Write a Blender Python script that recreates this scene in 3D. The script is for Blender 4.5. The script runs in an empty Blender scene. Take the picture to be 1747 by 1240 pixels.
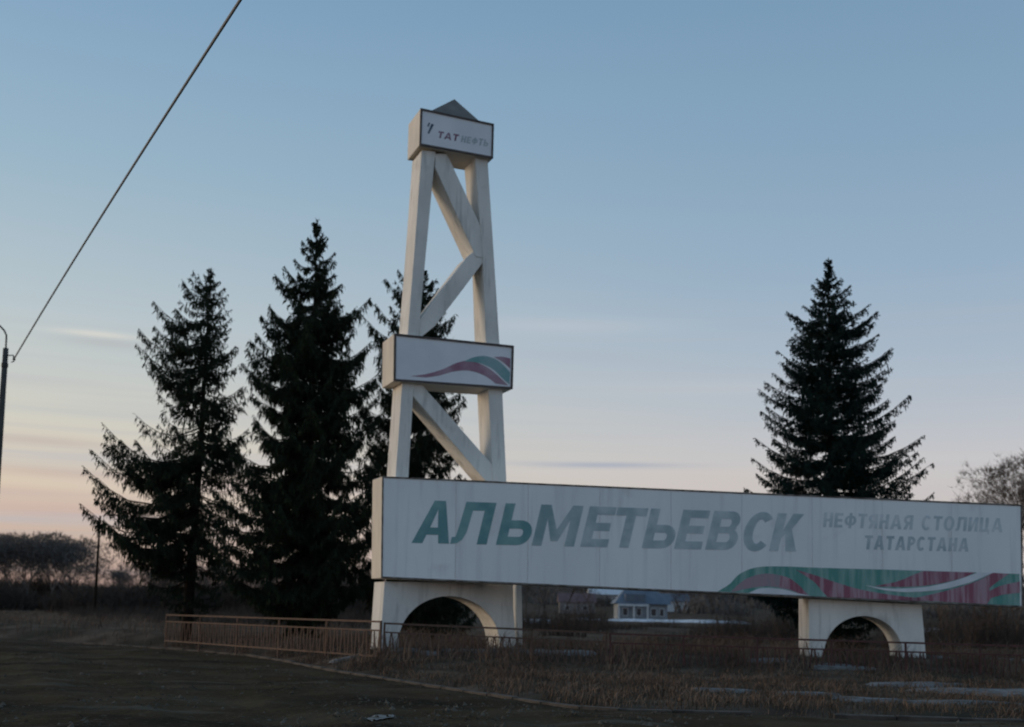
import bpy, bmesh, math, random
import numpy as np
from mathutils import Vector, Matrix
from mathutils.geometry import tessellate_polygon

S = bpy.context.scene
COL = S.collection
R = math.radians

# ------------------------------------------------------------------ camera
F = 2000.0                       # focal length in photograph pixels
CAM_Z = 1.7
cam = bpy.data.cameras.new('camera')
cam_o = bpy.data.objects.new('camera', cam)
COL.objects.link(cam_o)
S.camera = cam_o
cam.sensor_width = 36.0
cam.lens = F / 1747 * 36
cam.shift_y = 210 / 1747
cam.clip_start = 0.1
cam.clip_end = 6000
ROT = (Matrix.Rotation(R(96), 4, 'X') @ Matrix.Rotation(R(1.3), 4, 'Z'))
cam_o.matrix_world = Matrix.Translation((0, 0, CAM_Z)) @ ROT
cam.dof.use_dof = True
cam.dof.focus_distance = 11.0
cam.dof.aperture_fstop = 1.7

# ------------------------------------------------------------------ sky
SUN_AZ, SUN_EL = -76.0, 4.0      # azimuth from the view direction, to the left
w = bpy.data.worlds.new('World')
S.world = w
w.use_nodes = True
nt = w.node_tree
nt.nodes.clear()
def N(t, tree=None, **kw):
    n = (tree or nt).nodes.new(t)
    for k, v in kw.items():
        setattr(n, k, v)
    return n
L = nt.links.new
def lin(c):
    return tuple(((v / 255) / 12.92 if v / 255 <= .04045 else ((v / 255 + .055) / 1.055) ** 2.4) for v in c) + (1,)
def math_node(op, a, b=None, tree=None):
    t = tree or nt
    n = t.nodes.new('ShaderNodeMath'); n.operation = op
    for i, v in enumerate((a, b)):
        if v is None: continue
        if isinstance(v, (int, float)): n.inputs[i].default_value = v
        else: t.links.new(v, n.inputs[i])
    return n.outputs[0]
tc = N('ShaderNodeTexCoord')
sep = N('ShaderNodeSeparateXYZ'); L(tc.outputs['Generated'], sep.inputs[0])
# wispy cloud bands: noise squeezed in height
mp = N('ShaderNodeMapping'); mp.inputs['Scale'].default_value = (2.2, 2.2, 34)
L(tc.outputs['Generated'], mp.inputs[0])
no = N('ShaderNodeTexNoise'); no.inputs['Scale'].default_value = 1.6; no.inputs['Detail'].default_value = 4
L(mp.outputs[0], no.inputs['Vector'])
wob = math_node('MULTIPLY', math_node('SUBTRACT', no.outputs[0], .5), .035)
low = N('ShaderNodeMapRange'); low.inputs['From Min'].default_value = .34; low.inputs['From Max'].default_value = .05
L(sep.outputs[2], low.inputs[0])
elev = math_node('ADD', sep.outputs[2], math_node('MULTIPLY', wob, low.outputs[0]))
def ramp(stops):
    r = N('ShaderNodeValToRGB')
    L(elev, r.inputs[0])
    e = r.color_ramp.elements
    for i, (deg, c) in enumerate(stops):
        p = math.sin(R(deg))
        el = e[i] if i < 2 else e.new(p)
        el.position = p
        el.color = lin(c)
    return r
warm = ramp([(0, (176, 140, 134)), (90, (114, 148, 182)), (3.2, (206, 178, 164)), (5.5, (224, 204, 178)), (8.5, (215, 208, 191)),
             (13, (194, 203, 203)), (20, (160, 186, 201)), (29, (130, 165, 196)), (50, (119, 154, 188))])
cool = ramp([(0, (180, 176, 180)), (90, (114, 148, 182)), (4, (207, 193, 189)), (7, (206, 201, 202)), (11, (181, 191, 203)),
             (16, (157, 179, 199)), (22, (139, 168, 192)), (29, (124, 157, 184)), (50, (119, 154, 188))])
az = R(90 - SUN_AZ)
dot = math_node('ADD', math_node('MULTIPLY', sep.outputs[0], math.cos(az)), math_node('MULTIPLY', sep.outputs[1], math.sin(az)))
mr = N('ShaderNodeMapRange'); mr.interpolation_type = 'SMOOTHSTEP'
mr.inputs['From Min'].default_value = -.15; mr.inputs['From Max'].default_value = .8
L(dot, mr.inputs[0])
mixw = N('ShaderNodeMix', data_type='RGBA')
L(mr.outputs[0], mixw.inputs[0]); L(cool.outputs[0], mixw.inputs[6]); L(warm.outputs[0], mixw.inputs[7])
# a share of the physical sky under it
sk = N('ShaderNodeTexSky', sky_type='NISHITA', sun_disc=False)
sk.sun_elevation = R(SUN_EL); sk.sun_rotation = R(SUN_AZ); sk.ozone_density = 3
skm = N('ShaderNodeMix', data_type='RGBA', blend_type='MULTIPLY'); skm.inputs[0].default_value = 1
L(sk.outputs[0], skm.inputs[6]); skm.inputs[7].default_value = (.3, .3, .3, 1)
mixs = N('ShaderNodeMix', data_type='RGBA'); mixs.inputs[0].default_value = .12
L(mixw.outputs[2], mixs.inputs[6]); L(skm.outputs[2], mixs.inputs[7])
mp2 = N('ShaderNodeMapping'); mp2.inputs['Scale'].default_value = (1.1, 1.1, 46); mp2.inputs['Rotation'].default_value = (0, R(1.5), 0)
L(tc.outputs['Generated'], mp2.inputs[0])
no2 = N('ShaderNodeTexNoise'); no2.inputs['Scale'].default_value = 2.3; no2.inputs['Detail'].default_value = 3
L(mp2.outputs[0], no2.inputs['Vector'])
st = N('ShaderNodeMapRange'); st.inputs['From Min'].default_value = .52; st.inputs['From Max'].default_value = .74; st.inputs['To Max'].default_value = .55
L(no2.outputs[0], st.inputs[0])
lowc = N('ShaderNodeMapRange'); lowc.inputs['From Min'].default_value = .30; lowc.inputs['From Max'].default_value = .08
L(sep.outputs[2], lowc.inputs[0])
cl = N('ShaderNodeMix', data_type='RGBA'); L(math_node('MULTIPLY', st.outputs[0], lowc.outputs[0]), cl.inputs[0])
L(mixs.outputs[2], cl.inputs[6]); cl.inputs[7].default_value = lin((182, 184, 192))
# separate thin clouds: (photograph column, row, half length, half height in degrees, colour, strength)
azim = math_node('ARCTAN2', sep.outputs[0], sep.outputs[1])
sky_c = cl.outputs[2]
for (cx_, cy_, wa, we, colr, amt) in [(1035, 793, 3.6, .13, (158, 168, 186), .75), (165, 570, 1.9, .16, (222, 218, 208), .7), (185, 586, 2.4, .25, (178, 180, 180), .5),
        (70, 752, 3.5, .22, (196, 180, 170), .6), (95, 806, 4.0, .25, (198, 178, 166), .6), (30, 838, 5.5, .35, (206, 180, 168), .55), (80, 868, 6.0, .40, (198, 170, 166), .5),
        (960, 556, 5.0, .40, (188, 196, 205), .5), (985, 606, 5.0, .35, (172, 184, 197), .5), (1230, 660, 7.0, .45, (192, 196, 202), .4), (420, 830, 7, .45, (206, 186, 184), .6), (1240, 815, 8, .5, (205, 196, 192), .45)]:
    dv = Vector(((cx_ - 873.5) / F, -(cy_ - 830) / F, -1)); dv = (ROT.to_3x3() @ dv).normalized()
    a_ = math_node('DIVIDE', math_node('SUBTRACT', azim, math.atan2(dv.x, dv.y)), R(wa))
    e_ = math_node('DIVIDE', math_node('ADD', math_node('SUBTRACT', sep.outputs[2], dv.z), math_node('MULTIPLY', wob, .10)), R(we))
    q_ = math_node('ADD', math_node('MULTIPLY', a_, a_), math_node('MULTIPLY', e_, e_))
    g_ = math_node('MULTIPLY', math_node('EXPONENT', math_node('MULTIPLY', q_, -1.0)), amt)
    mm = N('ShaderNodeMix', data_type='RGBA'); L(g_, mm.inputs[0]); L(sky_c, mm.inputs[6]); mm.inputs[7].default_value = lin(colr)
    sky_c = mm.outputs[2]
bg = N('ShaderNodeBackground'); bg.inputs[1].default_value = 1.0
L(sky_c, bg.inputs[0])
out = N('ShaderNodeOutputWorld'); L(bg.outputs[0], out.inputs[0])

sun = bpy.data.lights.new('sun', 'SUN')
sun.energy = 1.8
sun.angle = R(28)
sun.color = (1.0, .77, .53)
sun_o = bpy.data.objects.new('sun', sun)
COL.objects.link(sun_o)
sd = Vector((math.sin(R(SUN_AZ)) * math.cos(R(SUN_EL)), math.cos(R(SUN_AZ)) * math.cos(R(SUN_EL)), math.sin(R(SUN_EL))))
sun_o.rotation_euler = sd.to_track_quat('Z', 'Y').to_euler()

S.view_settings.view_transform = 'Standard'
S.view_settings.look = 'None'
S.view_settings.exposure = 0.0
S.view_settings.gamma = 1.0

# ------------------------------------------------------------------ helpers
def ray(px, py):
    d = Vector(((px - 873.5) / F, -(py - 830) / F, -1))
    return ROT.to_3x3() @ d
CAM = Vector((0, 0, CAM_Z))
def at(px, py, Y):
    d = ray(px, py); return CAM + d * (Y / d.y)
class Plane:
    def __init__(s, px, py, Y, yaw):
        s.p = at(px, py, Y); s.t = Vector((math.cos(R(yaw)), math.sin(R(yaw)), 0))
        s.n = Vector((-math.sin(R(yaw)), math.cos(R(yaw)), 0))      # into the scene
        s.yaw = yaw
    def __call__(s, px, py, back=0.0):
        d = ray(px, py); k = (s.p + s.n * back - CAM).dot(s.n) / d.dot(s.n)
        return CAM + d * k

MATS = {}
def mat(name, c1, c2=None, scale=3.0, rough=.85, bump=0.0, bscale=None, streak=None, metal=0.0, detail=6, lo=.35, hi=.65, spec=.3):
    if name in MATS: return MATS[name]
    m = bpy.data.materials.new(name); m.use_nodes = True
    t = m.node_tree; b = t.nodes['Principled BSDF']
    b.inputs['Roughness'].default_value = rough; b.inputs['Metallic'].default_value = metal
    b.inputs['Specular IOR Level'].default_value = spec
    b.inputs['Base Color'].default_value = tuple(c1) + (1,)
    co = t.nodes.new('ShaderNodeTexCoord')
    if c2 is not None:
        n = t.nodes.new('ShaderNodeTexNoise'); n.inputs['Scale'].default_value = scale; n.inputs['Detail'].default_value = detail
        mpn = t.nodes.new('ShaderNodeMapping'); t.links.new(co.outputs['Object'], mpn.inputs[0])
        if streak: mpn.inputs['Scale'].default_value = streak
        t.links.new(mpn.outputs[0], n.inputs['Vector'])
        r = t.nodes.new('ShaderNodeMapRange'); r.inputs['From Min'].default_value = lo; r.inputs['From Max'].default_value = hi
        t.links.new(n.outputs[0], r.inputs[0])
        mx = t.nodes.new('ShaderNodeMix'); mx.data_type = 'RGBA'
        mx.inputs[6].default_value = tuple(c1) + (1,); mx.inputs[7].default_value = tuple(c2) + (1,)
        t.links.new(r.outputs[0], mx.inputs[0]); t.links.new(mx.outputs[2], b.inputs['Base Color'])
    if bump:
        n2 = t.nodes.new('ShaderNodeTexNoise'); n2.inputs['Scale'].default_value = bscale or scale * 4; n2.inputs['Detail'].default_value = 8
        t.links.new(co.outputs['Object'], n2.inputs['Vector'])
        bp = t.nodes.new('ShaderNodeBump'); bp.inputs['Strength'].default_value = bump; bp.inputs['Distance'].default_value = .03
        t.links.new(n2.outputs[0], bp.inputs['Height']); t.links.new(bp.outputs[0], b.inputs['Normal'])
    MATS[name] = m
    return m

def add_layer(m, c, fac_lo, fac_hi, scale, streak, amount=1.0, detail=5, rot=0):
    """one more layer of dirt or wear over a material's base colour"""
    t = m.node_tree; b = t.nodes['Principled BSDF']
    co = t.nodes.new('ShaderNodeTexCoord'); mpn = t.nodes.new('ShaderNodeMapping'); mpn.inputs['Scale'].default_value = streak; mpn.inputs['Rotation'].default_value = (0, 0, rot)
    t.links.new(co.outputs['Object'], mpn.inputs[0])
    n = t.nodes.new('ShaderNodeTexNoise'); n.inputs['Scale'].default_value = scale; n.inputs['Detail'].default_value = detail
    t.links.new(mpn.outputs[0], n.inputs['Vector'])
    r = t.nodes.new('ShaderNodeMapRange'); r.inputs['From Min'].default_value = fac_lo; r.inputs['From Max'].default_value = fac_hi
    r.inputs['To Max'].default_value = amount
    t.links.new(n.outputs[0], r.inputs[0])
    mx = t.nodes.new('ShaderNodeMix'); mx.data_type = 'RGBA'
    lk = b.inputs['Base Color'].links
    if lk: t.links.new(lk[0].from_socket, mx.inputs[6])
    else: mx.inputs[6].default_value = b.inputs['Base Color'].default_value
    mx.inputs[7].default_value = tuple(c) + (1,)
    t.links.new(r.outputs[0], mx.inputs[0]); t.links.new(mx.outputs[2], b.inputs['Base Color'])
    return m

def put(o, parent=None):
    COL.objects.link(o)
    if parent is not None:
        o.parent = parent
        o.matrix_parent_inverse = parent.matrix_world.inverted()
    return o
def tag(o, label, cat, group=None, kind=None):
    if label: o['label'] = label
    if cat: o['category'] = cat
    if group: o['group'] = group
    if kind: o['kind'] = kind
    return o
def empty(name, loc, label=None, cat=None, group=None):
    o = bpy.data.objects.new(name, None); o.empty_display_size = .3
    o.matrix_world = Matrix.Translation(loc); COL.objects.link(o)
    return tag(o, label, cat, group)
def mesh_obj(name, verts, faces, m, parent=None, smooth=False):
    me = bpy.data.meshes.new(name)
    me.from_pydata([tuple(v) for v in verts], [], faces)
    me.validate(); me.update()
    if smooth: me.polygons.foreach_set('use_smooth', [True] * len(me.polygons))
    me.materials.append(m)
    return put(bpy.data.objects.new(name, me), parent)
def tri_obj(name, V, m, parent=None):
    """numpy triangle soup (n,3,3)"""
    V = np.asarray(V, dtype=np.float32)
    n = len(V)
    me = bpy.data.meshes.new(name)
    me.vertices.add(n * 3); me.vertices.foreach_set('co', V.reshape(-1))
    me.loops.add(n * 3); me.loops.foreach_set('vertex_index', np.arange(n * 3, dtype=np.int32))
    me.polygons.add(n); me.polygons.foreach_set('loop_start', np.arange(0, n * 3, 3, dtype=np.int32))
    me.update(calc_edges=True)
    me.materials.append(m)
    return put(bpy.data.objects.new(name, me), parent)
def bm_obj(name, bm, m, parent=None, bevel=0.0):
    bmesh.ops.recalc_face_normals(bm, faces=bm.faces)
    if bevel:
        es = [e for e in bm.edges if len(e.link_faces) == 2 and e.calc_face_angle(0) > .5]
        bmesh.ops.bevel(bm, geom=es, offset=bevel, segments=1, affect='EDGES', clamp_overlap=True)
    me = bpy.data.meshes.new(name); bm.to_mesh(me); bm.free()
    me.materials.append(m)
    return put(bpy.data.objects.new(name, me), parent)
def prism_pts(front, back):
    bm = bmesh.new()
    a = [bm.verts.new(p) for p in front]; b = [bm.verts.new(p) for p in back]
    bm.faces.new(a); bm.faces.new(b[::-1])
    n = len(a)
    for i in range(n):
        bm.faces.new((a[i], b[i], b[(i + 1) % n], a[(i + 1) % n]))
    return bm
def prism(name, plane, poly, depth, m, parent=None, back=0.0, bevel=.012):
    fr = [plane(x, y, back) for x, y in poly]
    return bm_obj(name, prism_pts(fr, [p + plane.n * depth for p in fr]), m, parent, bevel)
def box_bm(bm, c, sx, sy, sz, rot=None):
    vs = []
    for z in (-1, 1):
        for (a, b) in ((-1, -1), (1, -1), (1, 1), (-1, 1)):
            v = Vector((a * sx / 2, b * sy / 2, z * sz / 2))
            if rot is not None: v = rot @ v
            vs.append(bm.verts.new(Vector(c) + v))
    for f in ((0, 3, 2, 1), (4, 5, 6, 7), (0, 1, 5, 4), (1, 2, 6, 5), (2, 3, 7, 6), (3, 0, 4, 7)):
        bm.faces.new([vs[i] for i in f])
    return bm
def tube_bm(bm, pts, radii, seg=8, cap=True):
    pts = [Vector(p) for p in pts]
    rings = []
    for i, p in enumerate(pts):
        d = (pts[min(i + 1, len(pts) - 1)] - pts[max(i - 1, 0)]).normalized()
        u = d.cross(Vector((0, 0, 1)) if abs(d.z) < .95 else Vector((1, 0, 0))).normalized(); v = d.cross(u)
        r = radii[i] if isinstance(radii, (list, tuple)) else radii
        rings.append([bm.verts.new(p + (u * math.cos(2 * math.pi * k / seg) + v * math.sin(2 * math.pi * k / seg)) * r) for k in range(seg)])
    for a, b in zip(rings, rings[1:]):
        for k in range(seg):
            bm.faces.new((a[k], a[(k + 1) % seg], b[(k + 1) % seg], b[k]))
    if cap:
        bm.faces.new(rings[0][::-1]); bm.faces.new(rings[-1])
    return bm
def tube(name, pts, radii, m, parent=None, seg=8):
    o = bm_obj(name, tube_bm(bmesh.new(), pts, radii, seg), m, parent)
    o.data.polygons.foreach_set('use_smooth', [True] * len(o.data.polygons))
    return o
def sheet(name, plane, contours, m, parent=None, thick=.003, back=-.003):
    """flat print: a filled outline (first contour, then holes) lying on a plane, with a small edge"""
    P = [[plane(x, y, back) for x, y in c] for c in contours]
    tris = tessellate_polygon(P)
    flat = [p for c in P for p in c]
    verts = flat + [p + plane.n * thick for p in flat]
    faces = []
    for t in tris:
        a, b, c = (flat[i] for i in t)
        t = t if (b - a).cross(c - a).dot(plane.n) < 0 else t[::-1]
        faces.append(tuple(t))
    n = len(flat); k = 0
    for c in P:
        for i in range(len(c)):
            j = (i + 1) % len(c); faces.append((k + i, k + j, n + k + j, n + k + i))
        k += len(c)
    return mesh_obj(name, verts, faces, m, parent)
def ss(x):
    x = np.clip(x, 0, 1); return x * x * (3 - 2 * x)

# ------------------------------------------------------------------ ground, road
EDGE = [(60, 16.2), (30, 18.3), (8.6, 19.75), (5.5, 20.0), (2.8, 20.1), (1.9, 20.2), (1.25, 20.55), (.6, 21.4), (-.9, 24.0), (-2.4, 26.7), (-4.9, 31.2), (-6.7, 35.2), (-8.6, 38.6),
        (-10.6, 41.0), (-13.2, 43.2), (-20, 48.5), (-31, 55), (-70, 66), (-160, 84)]
def sdist(X, Y):
    """distance to the road edge, positive on the verge side"""
    best = np.full(X.shape, 1e9)
    for (x0, y0), (x1, y1) in zip(EDGE, EDGE[1:]):
        dx, dy = x1 - x0, y1 - y0
        t = np.clip(((X - x0) * dx + (Y - y0) * dy) / (dx * dx + dy * dy), 0, 1)
        best = np.minimum(best, np.hypot(X - x0 - t * dx, Y - y0 - t * dy))
    ex = np.array([e[0] for e in EDGE[::-1]]); ey = np.array([e[1] for e in EDGE[::-1]])
    inside = Y < np.interp(X, ex, ey)
    return np.where(inside, -best, best)
_rs = np.random.RandomState(5)
_ph = [(_rs.uniform(.25, 2.2), _rs.uniform(0, 6.28), _rs.uniform(0, 6.28)) for _ in range(14)]
def bumps(X, Y):
    z = 0
    for f, a, p in _ph:
        z = z + np.sin((X * math.cos(a) + Y * math.sin(a)) * f + p) / (1 + f)
    return z * .16
def ground_z(X, Y):
    X = np.asarray(X, dtype=float); Y = np.asarray(Y, dtype=float)
    d = sdist(X, Y)
    z = -.16 + .26 * ss((d - .12) / .7)
    on = ss((d - .3) / 2)
    z = z + on * (.42 * ss((Y - 29) / 5.5) + .16 * bumps(X, Y))
    far = ss((Y - 60) / 60)
    z = z + far * .5 * bumps(X * .2, Y * .2)
    z = z + 16 * ss((Y - 260) / 380) * ss((X + 140) / 160) + 9 * ss((Y - 300) / 400) * (1 - ss((X + 140) / 160))
    return z
def gz(x, y): return float(ground_z(np.array([x]), np.array([y]))[0])
def axis(n, near, far, c=0.0):
    t = np.linspace(-1, 1, n); k = 5.2
    return c + np.sinh(t * k) / math.sinh(k) * far + t * near
gx = axis(260, 26, 2600); gy = axis(300, 24, 2600, 34)
GX, GY = np.meshgrid(gx, gy)
GZ = ground_z(GX, GY)
nx, ny = len(gx), len(gy)
idx = np.arange(nx * ny).reshape(ny, nx)
q = np.stack([idx[:-1, :-1], idx[:-1, 1:], idx[1:, 1:], idx[1:, :-1]], -1).reshape(-1, 4)
me = bpy.data.meshes.new('ground')
me.from_pydata(np.stack([GX, GY, GZ], -1).reshape(-1, 3).tolist(), [], q.tolist())
me.polygons.foreach_set('use_smooth', [True] * len(me.polygons))
m_ground = mat('dry_earth_and_grass', (.062, .044, .032), (.13, .094, .068), scale=.9, rough=1, bump=.8, bscale=5, detail=9, spec=.02)
add_layer(m_ground, (.040, .034, .024), .48, .66, .35, (1, 1, 1), .8)
me.materials.append(m_ground)
g = put(bpy.data.objects.new('ground', me)); g['kind'] = 'structure'

m_road = mat('muddy_broken_road', (.050, .035, .020), (.074, .054, .034), scale=.55, rough=1, bump=1.0, bscale=7, detail=10, spec=.02, lo=.4, hi=.62)
add_layer(m_road, (.105, .090, .070), .57, .70, .9, (.25, 1.5, 1), .65, detail=9, rot=R(-58))
add_layer(m_road, (.024, .018, .012), .50, .64, .42, (.45, 1.1, 1), .85, detail=9, rot=R(-50))
add_layer(m_road, (.095, .082, .066), .60, .68, 9, (1, 1, 1), .6, detail=3)
add_layer(m_road, (.060, .038, .024), .55, .68, .3, (1, 1, 1), .7, detail=6)
def vnoise(X, Y, seed):
    r_ = np.random.RandomState(seed).rand(257, 257)
    xi = np.floor(X).astype(int); yi = np.floor(Y).astype(int); fx = ss(X - xi); fy = ss(Y - yi)
    xi %= 256; yi %= 256
    return (r_[yi, xi] * (1 - fx) + r_[yi, xi + 1] * fx) * (1 - fy) + (r_[yi + 1, xi] * (1 - fx) + r_[yi + 1, xi + 1] * fx) * fy
def road_z(X, Y):
    u = X * -.46 + Y * .89; v = X * .89 + Y * .46                     # along and across the side road
    z = .10 * (vnoise(u * .12, v * 1.1 + .4 * np.sin(u * .13), 3) - .5) + .055 * (vnoise(u * .9, v * 2.3, 4) - .5) + .05 * (vnoise(X * 3.1, Y * 3.1, 5) - .5) + .03 * (vnoise(X * 7.3, Y * 7.3, 6) - .5)
    d = -sdist(X, Y)
    return z * (.35 + .65 * ss(d / 2.5)) + .02
rx_ = np.concatenate([np.linspace(-165, -45, 60)[:-1], np.linspace(-45, 14, 260)[:-1], np.linspace(14, 62, 50)])
ry_ = np.concatenate([np.linspace(-35, 13, 40)[:-1], np.linspace(13, 50, 190)[:-1], np.linspace(50, 90, 60)])
RX, RY = np.meshgrid(rx_, ry_)
RZ = road_z(RX, RY)
RZ = np.where(sdist(RX, RY) > .22, -.35, RZ)
ri = np.arange(RX.size).reshape(RX.shape)
rq = np.stack([ri[:-1, :-1], ri[:-1, 1:], ri[1:, 1:], ri[1:, :-1]], -1).reshape(-1, 4)
keepq = (RZ.reshape(-1)[rq] > -.3).any(1)
rq = rq[keepq]
me = bpy.data.meshes.new('road')
me.from_pydata(np.stack([RX, RY, RZ], -1).reshape(-1, 3).tolist(), [], rq.tolist())
me.polygons.foreach_set('use_smooth', [True] * len(me.polygons)); me.materials.append(m_road)
ro = put(bpy.data.objects.new('road', me)); ro['kind'] = 'structure'

def resample(path, step):
    o = []
    for (x0, y0), (x1, y1) in zip(path, path[1:]):
        n = max(1, int(math.hypot(x1 - x0, y1 - y0) / step))
        for i in range(n): o.append((x0 + (x1 - x0) * i / n, y0 + (y1 - y0) * i / n))
    o.append(path[-1]); return o
m_kerb = mat('kerb_concrete', (.10, .082, .068), (.035, .029, .023), scale=2.5, rough=.95, bump=.4)
kp = resample(EDGE[1:-2], 1.0)
kerb = bpy.data.objects.new('kerb', None); COL.objects.link(kerb); kerb['kind'] = 'structure'
rng = random.Random(3)
for (x0, y0), (x1, y1) in zip(kp, kp[1:]):
    mx_, my_ = (x0 + x1) / 2, (y0 + y1) / 2
    if my_ > 46 or rng.random() < .06: continue
    a = math.atan2(y1 - y0, x1 - x0); ln = math.hypot(x1 - x0, y1 - y0)
    n_ = Vector((math.sin(a), -math.cos(a), 0))
    bm = box_bm(bmesh.new(), (0, 0, 0), ln - .02, .15, .26)
    o = bm_obj('kerbstone', bm, m_kerb, None, .012)
    o.parent = kerb
    o.location = Vector((mx_, my_, .0 - .055 + rng.uniform(-.015, .012))) + n_ * .075
    o.rotation_euler = (rng.uniform(-.03, .03), rng.uniform(-.008, .008), a + rng.uniform(-.006, .006))
m_white = mat('worn_road_paint', (.22, .21, .195), (.07, .062, .05), scale=9, rough=.9, lo=.42, hi=.62)
rp = [at(622, 1232, 17.3), at(668, 1222, 17.9), at(676, 1228, 17.6), at(634, 1238, 17.1)]
rp = [CAM + (p - CAM) * CAM_Z / (CAM_Z - p.z) for p in rp]
mv = []; mf = []
for iu in range(13):
    for iv in range(5):
        p = rp[0].lerp(rp[1], iu / 12).lerp(rp[3].lerp(rp[2], iu / 12), iv / 4)
        mv.append((p.x, p.y, float(road_z(np.array([p.x]), np.array([p.y]))[0]) + .02))
for iu in range(12):
    for iv in range(4):
        if (iu * 7 + iv * 5) % 11 == 0: continue
        k = iu * 5 + iv; mf.append((k, k + 1, k + 6, k + 5))
mk = mesh_obj('road_marking', mv, mf, m_white); mk['kind'] = 'structure'

# last snow lying in the hollows and far fields
m_snow = mat('old_snow', (.62, .64, .68), (.40, .40, .41), scale=1.5, rough=.8, bump=.3)
def snow(cx, cy, rx, ry, seed, h=.05, n=30, dirty=False):
    rg = np.random.RandomState(seed)
    ks = [(k, rg.uniform(0, 6.28), rg.uniform(.05, .3) / k ** .6) for k in range(2, 8)]
    V = []; Fc = []
    rings = (1.0, .8, .5, .0)
    for ri, rr in enumerate(rings):
        for i in range(n):
            a = 2 * math.pi * i / n
            s_ = 1 + sum(am * math.sin(k * a + p) for k, p, am in ks)
            x = cx + rx * rr * s_ * math.cos(a); y = cy + ry * rr * s_ * math.sin(a)
            V.append((x, y, gz(x, y) + (h if ri else -.03) * (1 if ri else 1)))
    for ri in range(3):
        for i in range(n):
            j = (i + 1) % n
            Fc.append((ri * n + i, ri * n + j, (ri + 1) * n + j, (ri + 1) * n + i))
    o = mesh_obj('snow_patch', V, Fc, m_snow_d if dirty else m_snow, None, True); o['kind'] = 'structure'
m_snow_d = mat('dirty_snow', (.17, .165, .16), (.08, .066, .054), scale=3, rough=.9, bump=.6, bscale=14, lo=.40, hi=.66)
def gpt(px, py, z0=.1):
    d = ray(px, py); return CAM + d * ((z0 - CAM_Z) / d.z)
SNOWY = []
for i, (px, py, rx, ry) in enumerate([(1690, 1182, 1.9, .75), (1560, 1172, 1.2, .5), (1435, 1156, .8, .5), (1610, 1200, 1.8, .22), (1310, 1150, .6, .35), (1480, 1194, .9, .2),
                                      (1735, 1150, .9, .5), (1240, 1182, .6, .25), (1380, 1188, .7, .2), (1600, 1150, .5, .3)]):
    p = gpt(px, py); SNOWY.append((p.x, p.y, rx, ry)); snow(p.x, p.y, rx, ry, 20 + i, .06, dirty=True)
for i, (px, rx, ry, Y) in enumerate([(1185, 6.0, 9, 145), (1085, 4.0, 7, 150), (915, 1.6, 4, 120), (1600, 1.9, 4, 110), (1712, 1.5, 3.5, 95), (1000, 2, 4, 150)]):
    x = at(px, 1050, Y).x
    snow(x, Y, rx, ry, 40 + i, .34)
for i, (px, py, rx, ry) in enumerate([(690, 1119, .45, .3), (735, 1121, .3, .25), (775, 1120, .35, .3), (815, 1121, .6, .3), (870, 1121, .5, .35), (930, 1124, 1.0, .4), (650, 1112, .4, .3), (985, 1125, .6, .35),
                                      (590, 1117, .5, .12)]):
    p = gpt(px, py, .35); SNOWY.append((p.x, p.y, rx * .6, ry * .6)); snow(p.x, p.y, rx, ry, 60 + i, .07, dirty=True)

# ------------------------------------------------------------------ monument sign
m_conc = mat('whitewashed_concrete', (.80, .775, .73), (.66, .645, .61), scale=1.3, rough=.9, bump=.35, bscale=9, streak=(1, 1, .45))
add_layer(m_conc, (.40, .39, .365), .54, .76, 2.2, (2.5, 2.5, .35), .75)
add_layer(m_conc, (.22, .195, .165), .60, .78, .7, (1, 1, 1), .75)
m_panel = mat('white_sign_board', (.85, .86, .87), (.78, .79, .80), scale=.5, rough=.55, streak=(1, 1, .6))
add_layer(m_panel, (.55, .56, .55), .52, .82, 3.0, (1.6, 1.6, .12), .6)
add_layer(m_panel, (.48, .46, .42), .60, .80, 1.1, (1, 1, 1), .4)
m_panel2 = mat('white_box_panel', (.80, .81, .84), (.72, .73, .76), scale=1, rough=.5)
m_frame = mat('dark_metal_frame', (.06, .05, .048), (.11, .088, .08), scale=5, rough=.6)
m_cap = mat('cream_metal_cladding', (.72, .66, .57), (.60, .55, .48), scale=1.5, rough=.6, streak=(1, 1, .4))
m_roof = mat('grey_roof_metal', (.19, .175, .155), (.13, .12, .108), scale=2, rough=.6)
TW = Plane(656, 1000, 33.3, 21)
SG = Plane(650, 990, 33.15, 3)
base_pt = TW(766, 1105); base_pt.z = gz(base_pt.x, base_pt.y)
mon = empty('monument_sign', base_pt, 'white derrick shaped concrete tower joined to a long city name board on two arched bases', 'monument sign')

def arch_poly(l_t, r_t, r_b, l_b, cx, cy, rx, ry, bot):
    p = [l_t, r_t, r_b]
    p += [(cx + rx, bot)]
    for k in range(0, 25):
        a = math.pi * k / 24
        p.append((cx + rx * math.cos(a), cy - ry * math.sin(a)))
    p += [(cx - rx, bot)]
    p.append(l_b)
    return p
base1 = prism('arched_base', TW, arch_poly((656, 992), (873.5, 994), (882, 1128), (647, 1124), 766, 1097, 86, 80, 1126), 1.15, m_conc, mon)
base2 = prism('arched_base', SG, arch_poly((1380, 1021), (1572.5, 1031), (1581, 1134), (1380, 1128), 1473, 1117, 67, 66, 1131), 1.0, m_conc, mon, back=.3)
prism('support_post', TW, [(881, 994), (890, 994), (892, 1122), (883, 1122)], .3, m_conc, mon, back=.75)

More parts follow.
